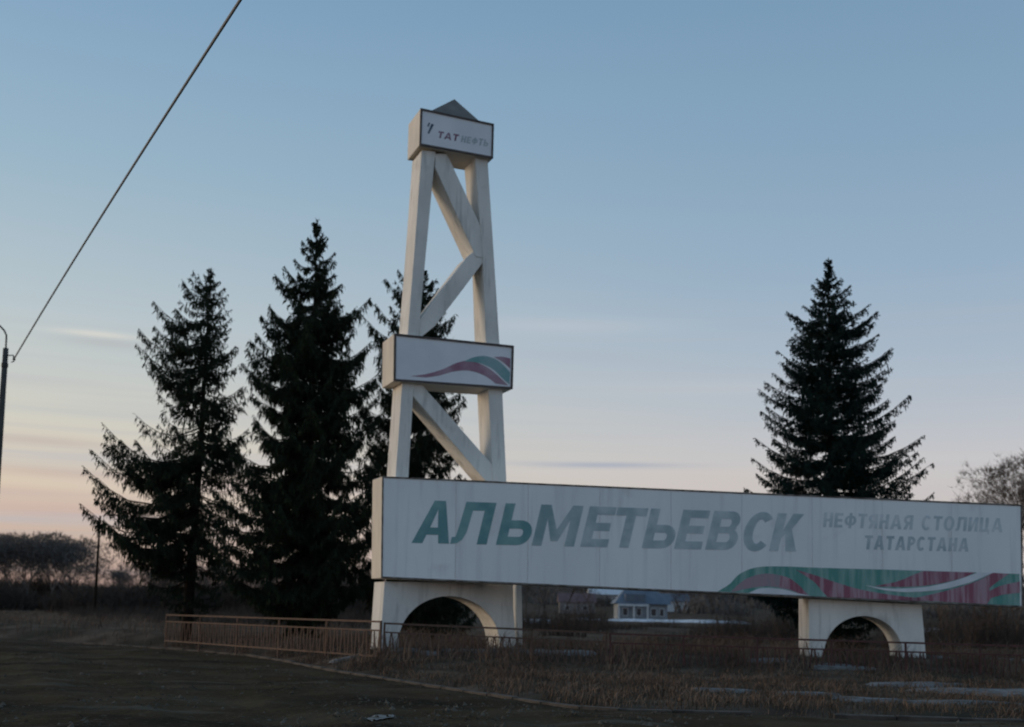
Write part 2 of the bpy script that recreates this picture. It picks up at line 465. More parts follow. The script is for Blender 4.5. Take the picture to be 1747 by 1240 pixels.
# legs and braces of the tower
prism('leg', TW, [(719.5, 256), (743, 258), (726, 440), (714, 575), (705.5, 664), (697, 812), (689, 985), (657, 985), (675, 810), (686, 655), (696, 565), (706, 440)], 1.0, m_conc, mon)
prism('leg', TW, [(810, 262), (831.5, 264), (843, 440), (852, 583), (857, 664), (864, 818), (871, 990), (848, 990), (841, 818), (834, 680), (829, 583), (824, 440)], 1.0, m_conc, mon)
prism('brace', TW, [(742, 262), (762.5, 262), (826, 398), (826, 440), (812, 438), (742.5, 286)], .94, m_conc, mon, back=.03)
prism('brace', TW, [(797, 438), (824, 415), (825.5, 446), (742, 556), (715, 578), (714, 548)], .90, m_conc, mon, back=.05)
prism('brace', TW, [(706, 652), (717, 653), (843, 796), (842, 838), (829, 821), (705, 676)], .94, m_conc, mon, back=.03)

def sign_box(name, plane, c, depth, over, m_body, m_front, fw):
    """c = four front corners in order top-left, top-right, bottom-right, bottom-left"""
    b = prism(name, plane, c, depth, m_body, mon, back=over, bevel=.01)
    fr = [plane(x, y, over) for x, y in c]
    cen = sum(fr, Vector()) / 4
    ins = []
    for i in range(4):
        a, p, n_ = fr[i - 1], fr[i], fr[(i + 1) % 4]
        ins.append(p + (a - p).normalized() * fw + (n_ - p).normalized() * fw)
    bm = bmesh.new(); n = plane.n
    A = [bm.verts.new(p - n * .05) for p in fr]; B = [bm.verts.new(p - n * .05) for p in ins]
    A2 = [bm.verts.new(p - n * .0005) for p in fr]; B2 = [bm.verts.new(p - n * .0005) for p in ins]
    for i in range(4):
        j = (i + 1) % 4
        bm.faces.new((A[i], A[j], B[j], B[i])); bm.faces.new((A[i], A2[i], A2[j], A[j])); bm.faces.new((B[i], B[j], B2[j], B2[i])); bm.faces.new((A2[i], B2[i], B2[j], A2[j]))
    bm_obj('frame', bm, m_frame, b)
    pn = [p + (cen - p) * .001 for p in ins]
    bm_obj('panel', prism_pts([p - n * .02 for p in pn], [p - n * .001 for p in pn]), m_front, b)
    return b
top_c = [(717, 185), (842, 212), (840.5, 271), (715, 248)]
top = sign_box('top_box', TW, top_c, 1.25, -.12, m_cap, m_panel2, .055)
mid_c = [(672, 569), (876, 590), (874, 664), (671, 650)]
mid = sign_box('middle_box', TW, mid_c, 1.25, -.12, m_cap, m_panel2, .06)
# low pyramid roof over the top box
q0 = [TW(738, 193, .05), TW(822, 212, .05)]
tlc = [TW(x, y, -.12) for x, y in top_c[:2]]
def topz(t): return (tlc[0] + (tlc[1] - tlc[0]) * t)
qa, qb = topz(.14) + TW.n * .1, topz(.84) + TW.n * .1
qc, qd = qb + TW.n * 1.0, qa + TW.n * 1.0
ap = TW(775.5, 169, .5)
rb = bmesh.new()
rvs = [rb.verts.new(p + Vector((0, 0, .02))) for p in (qa, qb, qc, qd)]; av = rb.verts.new(ap)
rb.faces.new(rvs[::-1])
for i in range(4): rb.faces.new((rvs[i], rvs[(i + 1) % 4], av))
bm_obj('roof', rb, m_roof, top)
TF = Plane(656, 1000, 33.3, 21); TF.p = TW.p - TW.n * .14          # front of the tower's panels

# the long board: front square to the road, its left end turned with the tower
sg_c = [(652, 812.5), (1743, 861), (1745, 1036), (650, 986)]
fr = [SG(x, y) for x, y in sg_c]
dep = .95
bk = [fr[0] + TW.n * dep * 1.15, fr[1] + SG.n * dep, fr[2] + SG.n * dep, fr[3] + TW.n * dep * 1.15]
board = bm_obj('name_board', prism_pts(fr, bk), m_cap, mon, .01)
def fpoly(c, fw):
    o = []
    for i in range(4):
        a, p, n_ = c[i - 1], c[i], c[(i + 1) % 4]
        o.append(p + (a - p).normalized() * fw + (n_ - p).normalized() * fw)
    return o
ins = fpoly(fr, .045)
n = SG.n
NP = 9                                                               # the face is made of nine sheets with butt joints
for i in range(NP):
    e0 = .004 if i else 0; e1 = .004 if i < NP - 1 else 0
    Lw = (ins[1] - ins[0]).length
    a = i / NP + e0 / Lw; b_ = (i + 1) / NP - e1 / Lw
    P = [ins[0].lerp(ins[1], a), ins[0].lerp(ins[1], b_), ins[3].lerp(ins[2], b_), ins[3].lerp(ins[2], a)]
    bm_obj('face_panel', prism_pts([p - n * .020 for p in P], [p - n * .0005 for p in P]), m_panel, board)
bm = bmesh.new()
A = [bm.verts.new(p - n * .032) for p in fr]; B = [bm.verts.new(p - n * .032) for p in ins]
A2 = [bm.verts.new(p - n * .0005) for p in fr]; B2 = [bm.verts.new(p - n * .0005) for p in ins]
for i in range(4):
    j = (i + 1) % 4
    bm.faces.new((A[i], A[j], B[j], B[i])); bm.faces.new((A[i], A2[i], A2[j], A[j])); bm.faces.new((B[i], B[j], B2[j], B2[i])); bm.faces.new((A2[i], B2[i], B2[j], A2[j]))
m_trim = mat('rusty_edge_trim', (.22, .20, .18), (.07, .055, .045), scale=3.5, rough=.8, lo=.42, hi=.6, streak=(1.2, 1.2, 1.2))
bm_obj('edge_trim', bm, m_trim, board)
FACE = Plane(650, 990, 33.15, 3); FACE.p = SG.p - SG.n * .0202

# -- lettering
def arc(cx, cy, rx, ry, a0, a1, n=12):
    return [(cx + rx * math.cos(R(a0 + (a1 - a0) * i / n)), cy + ry * math.sin(R(a0 + (a1 - a0) * i / n))) for i in range(n + 1)]
def glyph(ch, w, t):
    """contours of a capital in units of its height; w width, t stroke"""
    h = t * .86
    if ch == 'А':
        s = t * 1.08; m = w / 2; k = (m - t * .5) / 1.0
        xi = lambda y: k * y
        y0 = .20; y1 = y0 + h * .85
        ot = [(0, 0), (s, 0), (s + k * y0 * .78, y0), (w - s - k * y0 * .78, y0), (w - s, 0), (w, 0), (m + t * .56, 1), (m - t * .56, 1)]
        a = s + k * y1 * .80; top_y = .80
        return [ot, [(a, y1), (m, top_y), (w - a, y1)]]
    if ch == 'Л':
        return [[(0, 0), (.05 * w, 0)] + [] + [(.16 * w + .02, .02), (.22 * w + t * .30, .10), (.24 * w + t * .5, .28), (.26 * w + t * .55, 1 - h), (w - t, 1 - h), (w - t, 0), (w, 0), (w, 1),
                 (.24 * w - t * .25, 1), (.22 * w - t * .32, .42), (.19 * w - t * .30, .24), (.10 * w, .165), (0, .16)]]
    if ch == 'Ь':
        r = .30
        return [[(0, 0), (w - .30, 0)] + arc(w - .30, .30, .30, .30, -90, 90) + [(t, .60), (t, 1), (0, 1)],
                [(t, h), (t, .60 - h)] + arc(w - .29, .30, .29 - t * .9, .30 - h, 90, -90)]
    if ch == 'М':
        return [[(0, 0), (t, 0), (t, .66), (w / 2 - t * .36, .12), (w / 2 + t * .36, .12), (w - t, .66), (w - t, 0), (w, 0), (w, 1), (w - t * 1.06, 1), (w / 2, .40), (t * 1.06, 1), (0, 1)]]
    if ch == 'Е':
        return [[(0, 0), (w, 0), (w, h), (t, h), (t, .5 - h / 2), (w * .93, .5 - h / 2), (w * .93, .5 + h / 2), (t, .5 + h / 2), (t, 1 - h), (w, 1 - h), (w, 1), (0, 1)]]
    if ch == 'Т':
        return [[(w / 2 - t / 2, 0), (w / 2 + t / 2, 0), (w / 2 + t / 2, 1 - h), (w, 1 - h), (w, 1), (0, 1), (0, 1 - h), (w / 2 - t / 2, 1 - h)]]
    if ch == 'В':
        return [[(0, 0), (w - .28, 0)] + arc(w - .28, .28, .28, .28, -90, 62) + [(w - .10, .535)] + arc(w - .29, .76, .24, .24, -40, 90) + [(0, 1)],
                [(t, h), (t, .5 - h * .35)] + arc(w - .29, h + (.5 - h * 1.35) / 2, .29 - t * .92, (.5 - h * 1.35) / 2, 90, -90),
                [(t, .5 + h * .5), (t, 1 - h)] + arc(w - .31, 1 - h - (.5 - h * 1.5) / 2, .25 - t * .85, (.5 - h * 1.5) / 2, 90, -90)]
    if ch == 'С':
        rx = w / 2
        return [arc(rx, .5, rx, .52, 42, 318, 26) + arc(rx, .5, rx - t, .52 - h, 312, 48, 24)]
    if ch == 'О':
        rx = w / 2
        return [arc(rx, .5, rx, .52, 0, 350, 27), arc(rx, .5, rx - t, .52 - h, 350, 0, 27)]
    if ch == 'К':
        return [[(0, 0), (t, 0), (t, .34), (t + .09, .45), (w - t * 1.2, 0), (w, 0), (w * .5 + t * .45, .585), (w * .97, 1), (w * .97 - t * 1.2, 1), (t, .55), (t, 1), (0, 1)]]
    if ch == 'Н':
        return [[(0, 0), (t, 0), (t, .5 - h / 2), (w - t, .5 - h / 2), (w - t, 0), (w, 0), (w, 1), (w - t, 1), (w - t, .5 + h / 2), (t, .5 + h / 2), (t, 1), (0, 1)]]
    if ch == 'И':
        return [[(0, 0), (t, 0), (w - t, .68), (w - t, 0), (w, 0), (w, 1), (w - t, 1), (t, .32), (t, 1), (0, 1)]]
    if ch == 'Ц':
        v = w - .10
        return [[(0, 0), (v, 0), (v, -.16), (w, -.16), (w, h), (v, h), (v, 1), (v - t, 1), (v - t, h), (t, h), (t, 1), (0, 1)]]
    if ch == 'Р':
        return [[(0, 0), (t, 0), (t, .36), (w - .30, .36)] + arc(w - .32, .68, .32, .32, -90, 90) + [(0, 1)],
                [(t, .36 + h), (t, 1 - h)] + arc(w - .33, .68, .33 - t * .9, .32 - h, 90, -90)]
    if ch == 'Я':
        return [[(0, 0), (t * 1.1, 0), (w * .5 + t * .35, .36), (w - t, .36), (w - t, 0), (w, 0), (w, 1), (.32, 1)] + arc(.32, .68, .32, .32, 90, 245, 12) + [(.15, .36)],
                [(w - t, .36 + h), (.33, .36 + h)] + arc(.33, .68, .33 - t * .9, .32 - h, 270, 90) + [(w - t, 1 - h)]]
    if ch == 'Ф':
        rx = w / 2
        o = arc(rx, .5, rx, .36, -90 + 12, 90 - 12, 14); l = arc(rx, .5, rx, .36, 90 + 12, 270 - 12, 14)
        return [[(rx - t / 2, -.02), (rx + t / 2, -.02)] + o + [(rx + t / 2, 1.02), (rx - t / 2, 1.02)] + l,
                arc(rx + t / 2, .5, rx - t * 1.4, .36 - h, 88, -88, 12), arc(rx - t / 2, .5, rx - t * 1.4, .36 - h, 268, 92, 12)]
WID = {'А': 1.0, 'Л': .92, 'Ь': .80, 'М': 1.02, 'Е': .72, 'Т': .76, 'В': .78, 'С': .86, 'О': .92, 'К': .84, 'Н': .80, 'И': .82, 'Ц': .88, 'Р': .74, 'Я': .80, 'Ф': 1.02}
def letter(plane, parent, ch, x0, x1, yb0, yb1, yt0, yt1, slant, m, t):
    """x0..x1 along the baseline (pixels of the photograph), baseline and cap line heights at the two ends"""
    H = ((yb0 - yt0) + (yb1 - yt1)) / 2
    w_ = (x1 - x0) / H
    out_ = []
    for c in glyph(ch, w_, t):
        o = []
        for u, v in c:
            k = u / w_
            yb = yb0 + (yb1 - yb0) * k; yt = yt0 + (yt1 - yt0) * k
            o.append((x0 + (x1 - x0) * k + slant * H * v, yb + (yt - yb) * v))
        out_.append(o)
    o = sheet('letter', plane, out_, m, parent, thick=.004, back=-.0045)
    return o
def paint(name, c, c2, lo=.4, hi=.62, rough=.6):
    m = mat(name, c, c2, scale=1.7, rough=rough, lo=lo, hi=hi)
    return m
big = [('А', 702, 766, 0), ('Л', 768, 830, 0), ('Ь', 846, 902, 0), ('М', 907, 979, 1), ('Е', 990, 1036, 2), ('Т', 1038, 1090, 2), ('Ь', 1095, 1147, 2), ('Е', 1150, 1196, 2),
       ('В', 1203, 1254, 2), ('С', 1262, 1312, 2), ('К', 1312, 1358, 2)]
lm = [paint('teal_vinyl', (.14, .30, .31), (.23, .40, .40)), paint('half_faded_teal_vinyl', (.25, .375, .39), (.43, .52, .53)), paint('faded_grey_teal_vinyl', (.36, .45, .475), (.54, .61, .63))]
for ch, a, b_, k in big:
    f0, f1 = (a - 702) / 660, (b_ - 702) / 660
    bl = lambda f: 926 + 15 * f
    ct = lambda f: 853 + 24 * f
    letter(FACE, board, ch, a, b_, bl(f0), bl(f1), ct(f0), ct(f1), .24, lm[k], .235)
m_small = paint('faded_small_lettering', (.47, .54, .56), (.67, .71, .73))
m_small2 = paint('small_lettering', (.36, .44, .47), (.56, .61, .63))
def line(plane, parent, word, x0, x1, y0, y1, h0, h1, slant, m, t, gap=.16):
    tot = sum(WID.get(c, .5) for c in word) + gap * (len(word) - 1)
    k = (x1 - x0) / tot; x = x0
    for c in word:
        wd = WID.get(c, .45) * k
        if c != ' ':
            f0 = (x - x0) / (x1 - x0); f1 = (x + wd - x0) / (x1 - x0)
            yb0, yb1 = y0 + (y1 - y0) * f0, y0 + (y1 - y0) * f1
            letter(plane, parent, c, x, x + wd, yb0, yb1, yb0 - (h0 + (h1 - h0) * f0), yb1 - (h0 + (h1 - h0) * f1), slant, m, t)
        x += wd + gap * k
line(FACE, board, 'НЕФТЯНАЯ СТОЛИЦА', 1404, 1711, 899, 908, 25, 24, .10, m_small, .21)
line(FACE, board, 'ТАТАРСТАНА', 1474, 1652, 937, 941, 24, 23, .10, m_small2, .22)

# -- ribbon along the foot of the board, in the flag's green, white and red
m_green = mat('green_ribbon_vinyl', (.10, .29, .255), (.27, .42, .39), scale=2.2, rough=.6, streak=(2.2, 2.2, .3), lo=.4, hi=.62)
m_red = mat('crimson_ribbon_vinyl', (.29, .10, .145), (.42, .28, .32), scale=3, rough=.6, streak=(3, 3, .2), lo=.42, hi=.6)
m_pink = mat('faded_pink_ribbon_vinyl', (.38, .26, .30), (.30, .27, .30), scale=2.5, rough=.6, streak=(3, 3, .3))
m_band = mat('white_ribbon_vinyl', (.74, .76, .79), (.64, .66, .69), scale=2, rough=.6)
def ribbon(poly, m, lay, parent=board, plane=FACE):
    return sheet('ribbon', plane, [poly], m, parent, thick=.002, back=-.003 - .0022 * lay)
def yb(x): return 984.0 + (x - 652) * .0455
def smooth_poly(pts, n=5):
    o = []; k = len(pts)
    for i in range(k):
        p0, p1, p2, p3 = (Vector(pts[(i + d) % k]) for d in (-1, 0, 1, 2))
        for j in range(n):
            t = j / n
            o.append(tuple(.5 * ((2 * p1) + (p2 - p0) * t + (2 * p0 - 5 * p1 + 4 * p2 - p3) * t * t + (3 * p1 - p0 - 3 * p2 + p3) * t ** 3)))
    return o
def curve(pts, n=6):
    o = []; k = len(pts)
    for i in range(k - 1):
        p0, p1, p2, p3 = Vector(pts[max(i - 1, 0)]), Vector(pts[i]), Vector(pts[i + 1]), Vector(pts[min(i + 2, k - 1)])
        for j in range(n):
            t = j / n
            o.append(tuple(.5 * ((2 * p1) + (p2 - p0) * t + (2 * p0 - 5 * p1 + 4 * p2 - p3) * t * t + (3 * p1 - p0 - 3 * p2 + p3) * t ** 3)))
    o.append(tuple(pts[-1])); return o
ribbon(curve([(1224, 1009), (1245, 996), (1262, 979), (1290, 968), (1330, 966), (1400, 968.5), (1560, 973), (1739, 979)]) + [(1740.5, yb(1740))] + [(1480, yb(1480))], m_green, 0)
ribbon(curve([(1248, 1008), (1272, 988), (1305, 978.5), (1340, 984), (1364, 1000), (1380, 1016)]) + curve([(1345, 1006), (1310, 1000), (1275, 1004), (1250, 1010)]), m_pink, 1)
ribbon(curve([(1332, 981.5), (1348, 987), (1366, 1001), (1378, 1015)]) + curve([(1362, 1012), (1345, 1004), (1330, 1000)]), m_red, 2)
ribbon(curve([(1276, yb(1276) - .5), (1300, 1003), (1335, 1005), (1362, 1012), (1384, yb(1384) - 1)]), m_band, 3)
ribbon(curve([(1358, 972), (1390, 981), (1425, 993), (1470, 1006), (1530, 1016), (1570, 1020)]) + [(1580, yb(1580) - .6), (1412, yb(1412) - .6)] + curve([(1402, 1008), (1388, 992), (1358, 972)])[:-1], m_red, 1)
ribbon(curve([(1490, 1000), (1530, 992), (1555, 982), (1575, 974)]) + [(1664, 976.3)] + curve([(1645, 985), (1600, 996), (1550, 1001), (1490, 1000)])[:-1], m_red, 2)
ribbon(curve([(1530, yb(1530) - 1.5), (1570, 1018), (1620, 1006), (1665, 992), (1694, 977)]) + [(1722, 978.6)] + curve([(1705, 990), (1688, 1004), (1694, 1014), (1684, yb(1684) - .6)]), m_red, 1)
ribbon(curve([(1678, 1014), (1705, 1000), (1740, 992)]) + [(1740.4, 1011)] + curve([(1712, 1014), (1684, 1022)]), m_red, 3)
ribbon(curve([(1476, 998), (1520, 1004), (1580, 1001), (1630, 990), (1668, 976.4)]) + [(1694, 977.2)] + curve([(1660, 992), (1610, 1005), (1550, 1010), (1505, 1006), (1476, 998)])[:-1], m_band, 4)

# -- ribbons on the middle box
m_green_f = mat('faded_teal_ribbon_vinyl', (.17, .36, .36), (.28, .42, .43), scale=2.2, rough=.6)
m_red_f = mat('faded_crimson_ribbon_vinyl', (.30, .14, .20), (.42, .29, .35), scale=2.2, rough=.6)
TF.p = TW.p - TW.n * (.12 + .0202)
def mid_px(p): return [(620 + x * .3226, 440 + y * .3226) for x, y in p]
ribbon(mid_px(curve([(250, 625), (340, 612), (420, 588), (490, 556), (560, 543), (640, 570), (700, 612), (765, 674)]) + curve([(700, 664), (640, 622), (560, 596), (480, 600), (400, 622), (330, 632)])), m_red_f, 0, mid, TF)
ribbon(mid_px(curve([(530, 548), (580, 526), (640, 518), (700, 536), (745, 570), (776, 606)]) + curve([(772, 668), (735, 636), (690, 592), (630, 560), (575, 549)])), m_green_f, 1, mid, TF)
ribbon(mid_px(curve([(690, 524), (735, 522), (777, 532)]) + curve([(776, 584), (745, 556), (715, 536)])), m_red_f, 2, mid, TF)
# -- mark and lettering on the top box
TT = TF
m_navy = mat('dark_blue_vinyl', (.06, .09, .14), (.14, .17, .22), scale=4, rough=.6)
m_dred = mat('dark_red_vinyl', (.20, .085, .14), (.30, .20, .26), scale=4, rough=.6)
m_fade = mat('faded_grey_vinyl', (.36, .42, .45), (.50, .54, .57), scale=4, rough=.6)
sheet('emblem_stroke', TT, [[(729, 215), (731.5, 209), (734, 209.5), (731.5, 216)]], m_navy, top, .003, -.0045)
sheet('emblem_stroke', TT, [[(729.5, 227), (736, 211), (740.5, 212), (735, 223), (732, 228)]], m_navy, top, .003, -.0045)
line(TT, top, 'ТАТ', 746, 781, 234.5, 241, 11, 11.5, .22, m_dred, .25)
line(TT, top, 'НЕФТЬ', 786, 832, 242, 250, 11, 11.5, .22, m_fade, .24)

# ------------------------------------------------------------------ railings
m_rail = mat('tan_painted_rail', (.14, .085, .062), (.085, .05, .038), scale=4, rough=.8)
m_rail2 = mat('dark_red_painted_rail', (.12, .052, .045), (.075, .038, .033), scale=4, rough=.8)
def railing(A, B, h, nseg, nb, m, label, zoff=0.0):
    A, B = Vector(A), Vector(B)
    root = empty('railing', A, label, 'railing')
    d = (B - A); dn = d.normalized()
    def at_(t, z): return A + d * t + Vector((0, 0, z))
    a = math.atan2(d.y, d.x); sl = math.atan2(d.z, math.hypot(d.x, d.y)); ln = d.length
    rot = Matrix.Rotation(a, 3, 'Z') @ Matrix.Rotation(-sl, 3, 'Y')
    for nm, z, s_ in (('top_rail', h, .05), ('middle_rail', h - .24, .04), ('bottom_rail', .12, .045)):
        o = bm_obj(nm, box_bm(bmesh.new(), (0, 0, 0), ln, s_, s_), m, root)
        o.matrix_world = Matrix.Translation(at_(.5, z)) @ rot.to_4x4()
    pm = None; rg = random.Random(9)
    for i in range(nseg + 1):
        if pm is None:
            o = bm_obj('post', box_bm(bmesh.new(), (0, 0, h / 2 - .18), .05, .05, h + .41), m, root); pm = o.data
        else:
            o = put(bpy.data.objects.new('post', pm), root)
        o.matrix_world = Matrix.Translation(at_(i / nseg, 0)) @ Matrix.Rotation(a, 4, 'Z')
    hb = h - .24 - .12
    bmesh_b = None
    for i in range(nb):
        t = (i + .5) / nb
        if bmesh_b is None:
            o = bm_obj('baluster', box_bm(bmesh.new(), (0, 0, 0), .034, .022, hb * 1.01), m, root); bmesh_b = o.data
        else:
            o = put(bpy.data.objects.new('baluster', bmesh_b), root)
        lean = (.12 if i % 2 else -.12) + rg.uniform(-.03, .03)
        o.matrix_world = Matrix.Translation(at_(t, .12 + hb / 2)) @ Matrix.Rotation(a, 4, 'Z') @ Matrix.Rotation(lean, 4, 'Y')
    return root
def rail_pt(px, py, Y, h):
    p = at(px, py, Y); p.z -= h; return p
rA = rail_pt(285, 1046, 43.4, 1.12); rB = rail_pt(650, 1063, 32.1, 1.02); rC = rail_pt(1035, 1081, 31.7, 1.0); rD = rail_pt(1800, 1104, 31.3, 1.0)
railing(rA, rB, 1.06, 5, 74, m_rail, 'tan metal railing with slanted bars left of the tower, below the spruces')
railing(rB + (rC - rB).normalized() * .1, rC, 1.02, 3, 60, m_rail, 'tan metal railing passing in front of the arched base of the tower')
railing(rC + (rD - rC).normalized() * .1, rD, 1.0, 6, 74, m_rail2, 'dark red metal railing in front of the right arched base')

# ------------------------------------------------------------------ trees
m_bark = mat('dark_spruce_bark', (.030, .023, .018), (.016, .013, .011), scale=6, rough=1, bump=.5, spec=.1)
m_needle = mat('spruce_needles', (.013, .024, .014), (.026, .036, .020), scale=1.3, rough=.9, spec=.15)
m_needle2 = mat('bluish_spruce_needles', (.010, .024, .021), (.020, .036, .027), scale=1.3, rough=.9, spec=.15)
def interp(tab, z):
    return float(np.interp(z, [a for a, b in tab], [b for a, b in tab]))
def spruce(loc, H, left, right, label, seed, lean=(0, 0), m_leaf=None, droop=1.0, dens=1.0, gaps=(), clear=.0, whorl=.50, nper=7, fill=1.0, bulge=None):
    """left/right: (height, half width) outline of the crown; the branch reach blends between them round the trunk.
    Whorls of boughs; every bough a fan of side shoots hung with fine needle twigs."""
    rg = np.random.RandomState(seed)
    root = empty('spruce_tree', loc, label, 'spruce tree')
    base = Vector(loc)
    pts = []; rad = []
    for i in range(15):
        t = i / 14
        pts.append(base + Vector((lean[0] * t * H + .05 * math.sin(t * 5 + seed) * (1 - t), lean[1] * t * H, t * H - .3 * (1 - t))))
        rad.append(.0145 * H * (1 - t) ** 1.0 + .010)
    tube('trunk', pts, rad, m_bark, root, 9)
    T = []; BR = bmesh.new()
    boughs = []
    z = max(.35, clear * H); az0 = 0.0
    while z < H - .12:
        f = z / H; ring = rg.uniform(.90, 1.12)
        n_ = max(4, int(round(nper * (1 - .35 * f) + rg.uniform(-1, 1))))
        az0 += rg.uniform(.3, .9)
        for k in range(n_):
            boughs.append((z + rg.uniform(-.15, .15), az0 + 2 * math.pi * (k + rg.uniform(-.3, .3)) / n_, ring * rg.uniform(.78, 1.10)))
        for k in range(int(round(2 * fill))):
            boughs.append((z + whorl * rg.uniform(.2, .8) * (1 - .4 * f), rg.uniform(0, 6.28), rg.uniform(.35, .8)))
        z += whorl * (1 - .50 * f) * rg.uniform(.8, 1.2)
    if bulge:
        for _ in range(bulge[2]):
            boughs.append((rg.uniform(bulge[0], bulge[1]), math.pi + rg.normal(0, .45), rg.uniform(.80, 1.03)))
    for (z, az, kk) in boughs:
        c, s_ = math.cos(az), math.sin(az)
        wr = interp(right, z); wl = interp(left, z)
        Lb = (wl * (1 - c) + wr * (1 + c)) / 2 * min(kk, 1.06)
        amt_d = 1.0
        for (z0, z1, side, amt, dd) in gaps:
            if z0 < z < z1 and c * side > -.15: Lb *= amt; amt_d = dd
        Lb = max(Lb, .12)
        f = z / H
        rise = (.75 if f > .9 else .36 - .78 * droop * (1 - f)) + rg.uniform(-.10, .10)
        o0 = np.array([base.x + lean[0] * z, base.y + lean[1] * z, base.z + z])
        dh = np.array([c, s_, 0.0]); sd_ = np.array([-s_, c, 0.0])
        bend = rg.uniform(-.10, .10)
        def axis_pt(t):
            t = np.asarray(t)[:, None]
            return o0 + dh * (Lb * t) + sd_ * (Lb * bend * t * t) + np.array([0, 0, 1.0]) * (Lb * (rise * t * .55 - .20 * droop * np.sin(t * math.pi) + .15 * t ** 3))
        ts = np.linspace(0, 1, 6)
        ap_ = axis_pt(ts)
        tube_bm(BR, [tuple(p) for p in ap_], [max(.005, (.010 * Lb + .008) * (1 - .85 * t)) for t in ts], 4, False)
        # side shoots
        ns = max(4, int(Lb / .066 * dens * amt_d))
        t0 = rg.uniform(.06, 1.0, ns) ** .72
        sl = (np.minimum(.95, .42 * Lb) * (1 - t0) ** .8 + .09) * rg.uniform(.55, 1.1, ns)
        sg = np.where(rg.rand(ns) < .5, -1.0, 1.0)
        sdir = sd_ * (sg * rg.uniform(.5, 1.0, ns))[:, None] + dh * rg.uniform(.45, 1.0, ns)[:, None] + np.array([0, 0, 1.0]) * rg.uniform(-.35, .10, ns)[:, None]
        sdir /= np.linalg.norm(sdir, axis=1)[:, None]
        p0 = axis_pt(t0)
        nt_ = np.maximum(4, (sl / .036 * dens).astype(int))
        ii = np.repeat(np.arange(ns), nt_)
        u = rg.uniform(0, 1, len(ii))
        P = p0[ii] + sdir[ii] * (sl[ii] * u)[:, None] - np.array([0, 0, 1.0]) * (sl[ii] * .25 * droop * u * u)[:, None]
        # twigs along the shoots plus some straight on the bough
        na = int(10 + 34 * Lb * dens * amt_d)
        ta = rg.uniform(.03, 1.0, na)
        P = np.concatenate([P, axis_pt(ta)]); D0 = np.concatenate([sdir[ii], np.repeat(dh[None], na, 0)])
        tt_ = np.concatenate([t0[ii], ta])
        n2 = len(P)
        hang = rg.rand(n2) < (.55 * droop + .10)
        D = D0 * rg.uniform(.5, 1.0, n2)[:, None] + rg.normal(0, .38, (n2, 3))
        D[hang] = D0[hang] * rg.uniform(.0, .35, hang.sum())[:, None] + rg.normal(0, .20, (hang.sum(), 3)); D[hang, 2] -= rg.uniform(.6, 1.2, hang.sum())
        D /= np.linalg.norm(D, axis=1)[:, None] + 1e-6
        ln = np.where(hang, .16 + .24 * min(1.0, Lb / 2.2) * droop, .12) * rg.uniform(.5, 1.25, n2) * (1.1 - .45 * tt_)
        Q = np.cross(D, rg.normal(0, 1, (n2, 3))); Q /= np.linalg.norm(Q, axis=1)[:, None] + 1e-6
        wd = rg.uniform(.014, .028, n2)
        M = P + D * (ln * .4)[:, None]; E_ = P + D * ln[:, None]
        T.append(np.stack([P, M + Q * wd[:, None], E_], 1)); T.append(np.stack([P, E_, M - Q * wd[:, None]], 1))
        Q2 = np.cross(D, Q)
        T.append(np.stack([P, M + Q2 * wd[:, None], M - Q2 * wd[:, None]], 1))
    tip = np.array([base.x + lean[0] * H, base.y + lean[1] * H, base.z + H])
    n2 = 160
    P = tip - np.array([0, 0, 1.0]) * rg.uniform(-.05, 1.1, n2)[:, None]
    D = rg.normal(0, .6, (n2, 3)); D[:, 2] = rg.uniform(.3, 1.2, n2); D /= np.linalg.norm(D, axis=1)[:, None]
    Q = np.cross(D, np.array([0, 0, 1.0])); Q /= np.linalg.norm(Q, axis=1)[:, None] + 1e-6
    ln = rg.uniform(.06, .20, n2)
    T.append(np.stack([P + Q * .016, P - Q * .016, P + D * ln[:, None]], 1))
    bm_obj('branches', BR, m_bark, root)
    tri_obj('crown', np.concatenate(T), m_leaf or m_needle, root)
    return root
def spruce_px(px_base, top_px, top_py, Y, outl, outr, **kw):
    """outlines traced as (row, half width) in photograph pixels, turned into metres at the tree's distance"""
    b = at(px_base, 1040, Y); z = gz(b.x, Y); b = Vector((b.x, Y, z))
    tp = at(top_px, top_py, Y); H = tp.z - z
    hor = 1040
    def conv(tab):
        o = []
        for row, hw in tab:
            zz = at(top_px, row, Y).z - z
            o.append((zz, hw * Y / F))
        return sorted(o)
    lean = ((tp.x - b.x) / H, 0)
    return spruce(b, H, conv(outl), conv(outr), lean=lean, **kw)
# base columns chosen so that the trunks stand nearly upright in the world
spruce_px(322, 360, 463, 44, [(463, 2), (478, 8), (490, 52), (510, 62), (530, 50), (548, 98), (570, 76), (598, 122), (630, 138), (655, 100), (680, 72), (705, 70), (722, 120), (735, 165), (790, 178), (830, 198), (880, 190), (915, 155), (950, 130), (985, 110), (1030, 50), (1060, 20)],
          [(463, 2), (478, 10), (490, 18), (520, 30), (550, 42), (575, 32), (600, 62), (640, 76), (690, 84), (720, 82), (750, 84), (790, 92), (850, 100), (900, 102), (950, 100), (985, 100), (1030, 60), (1060, 20)],
          label='leftmost spruce, sparse crown bulging low on its left side', seed=11, dens=.88, clear=.07, whorl=.62, nper=7, fill=1.4, droop=.85, bulge=(3.4, 6.9, 15), gaps=[(.0, 2.9, 1, .85, .30), (.0, 2.9, -1, .85, .35), (2.9, 6.6, 1, 1.0, .40), (7.1, 8.7, -1, .72, .5), (9.4, 10.0, 1, .6, .7)])
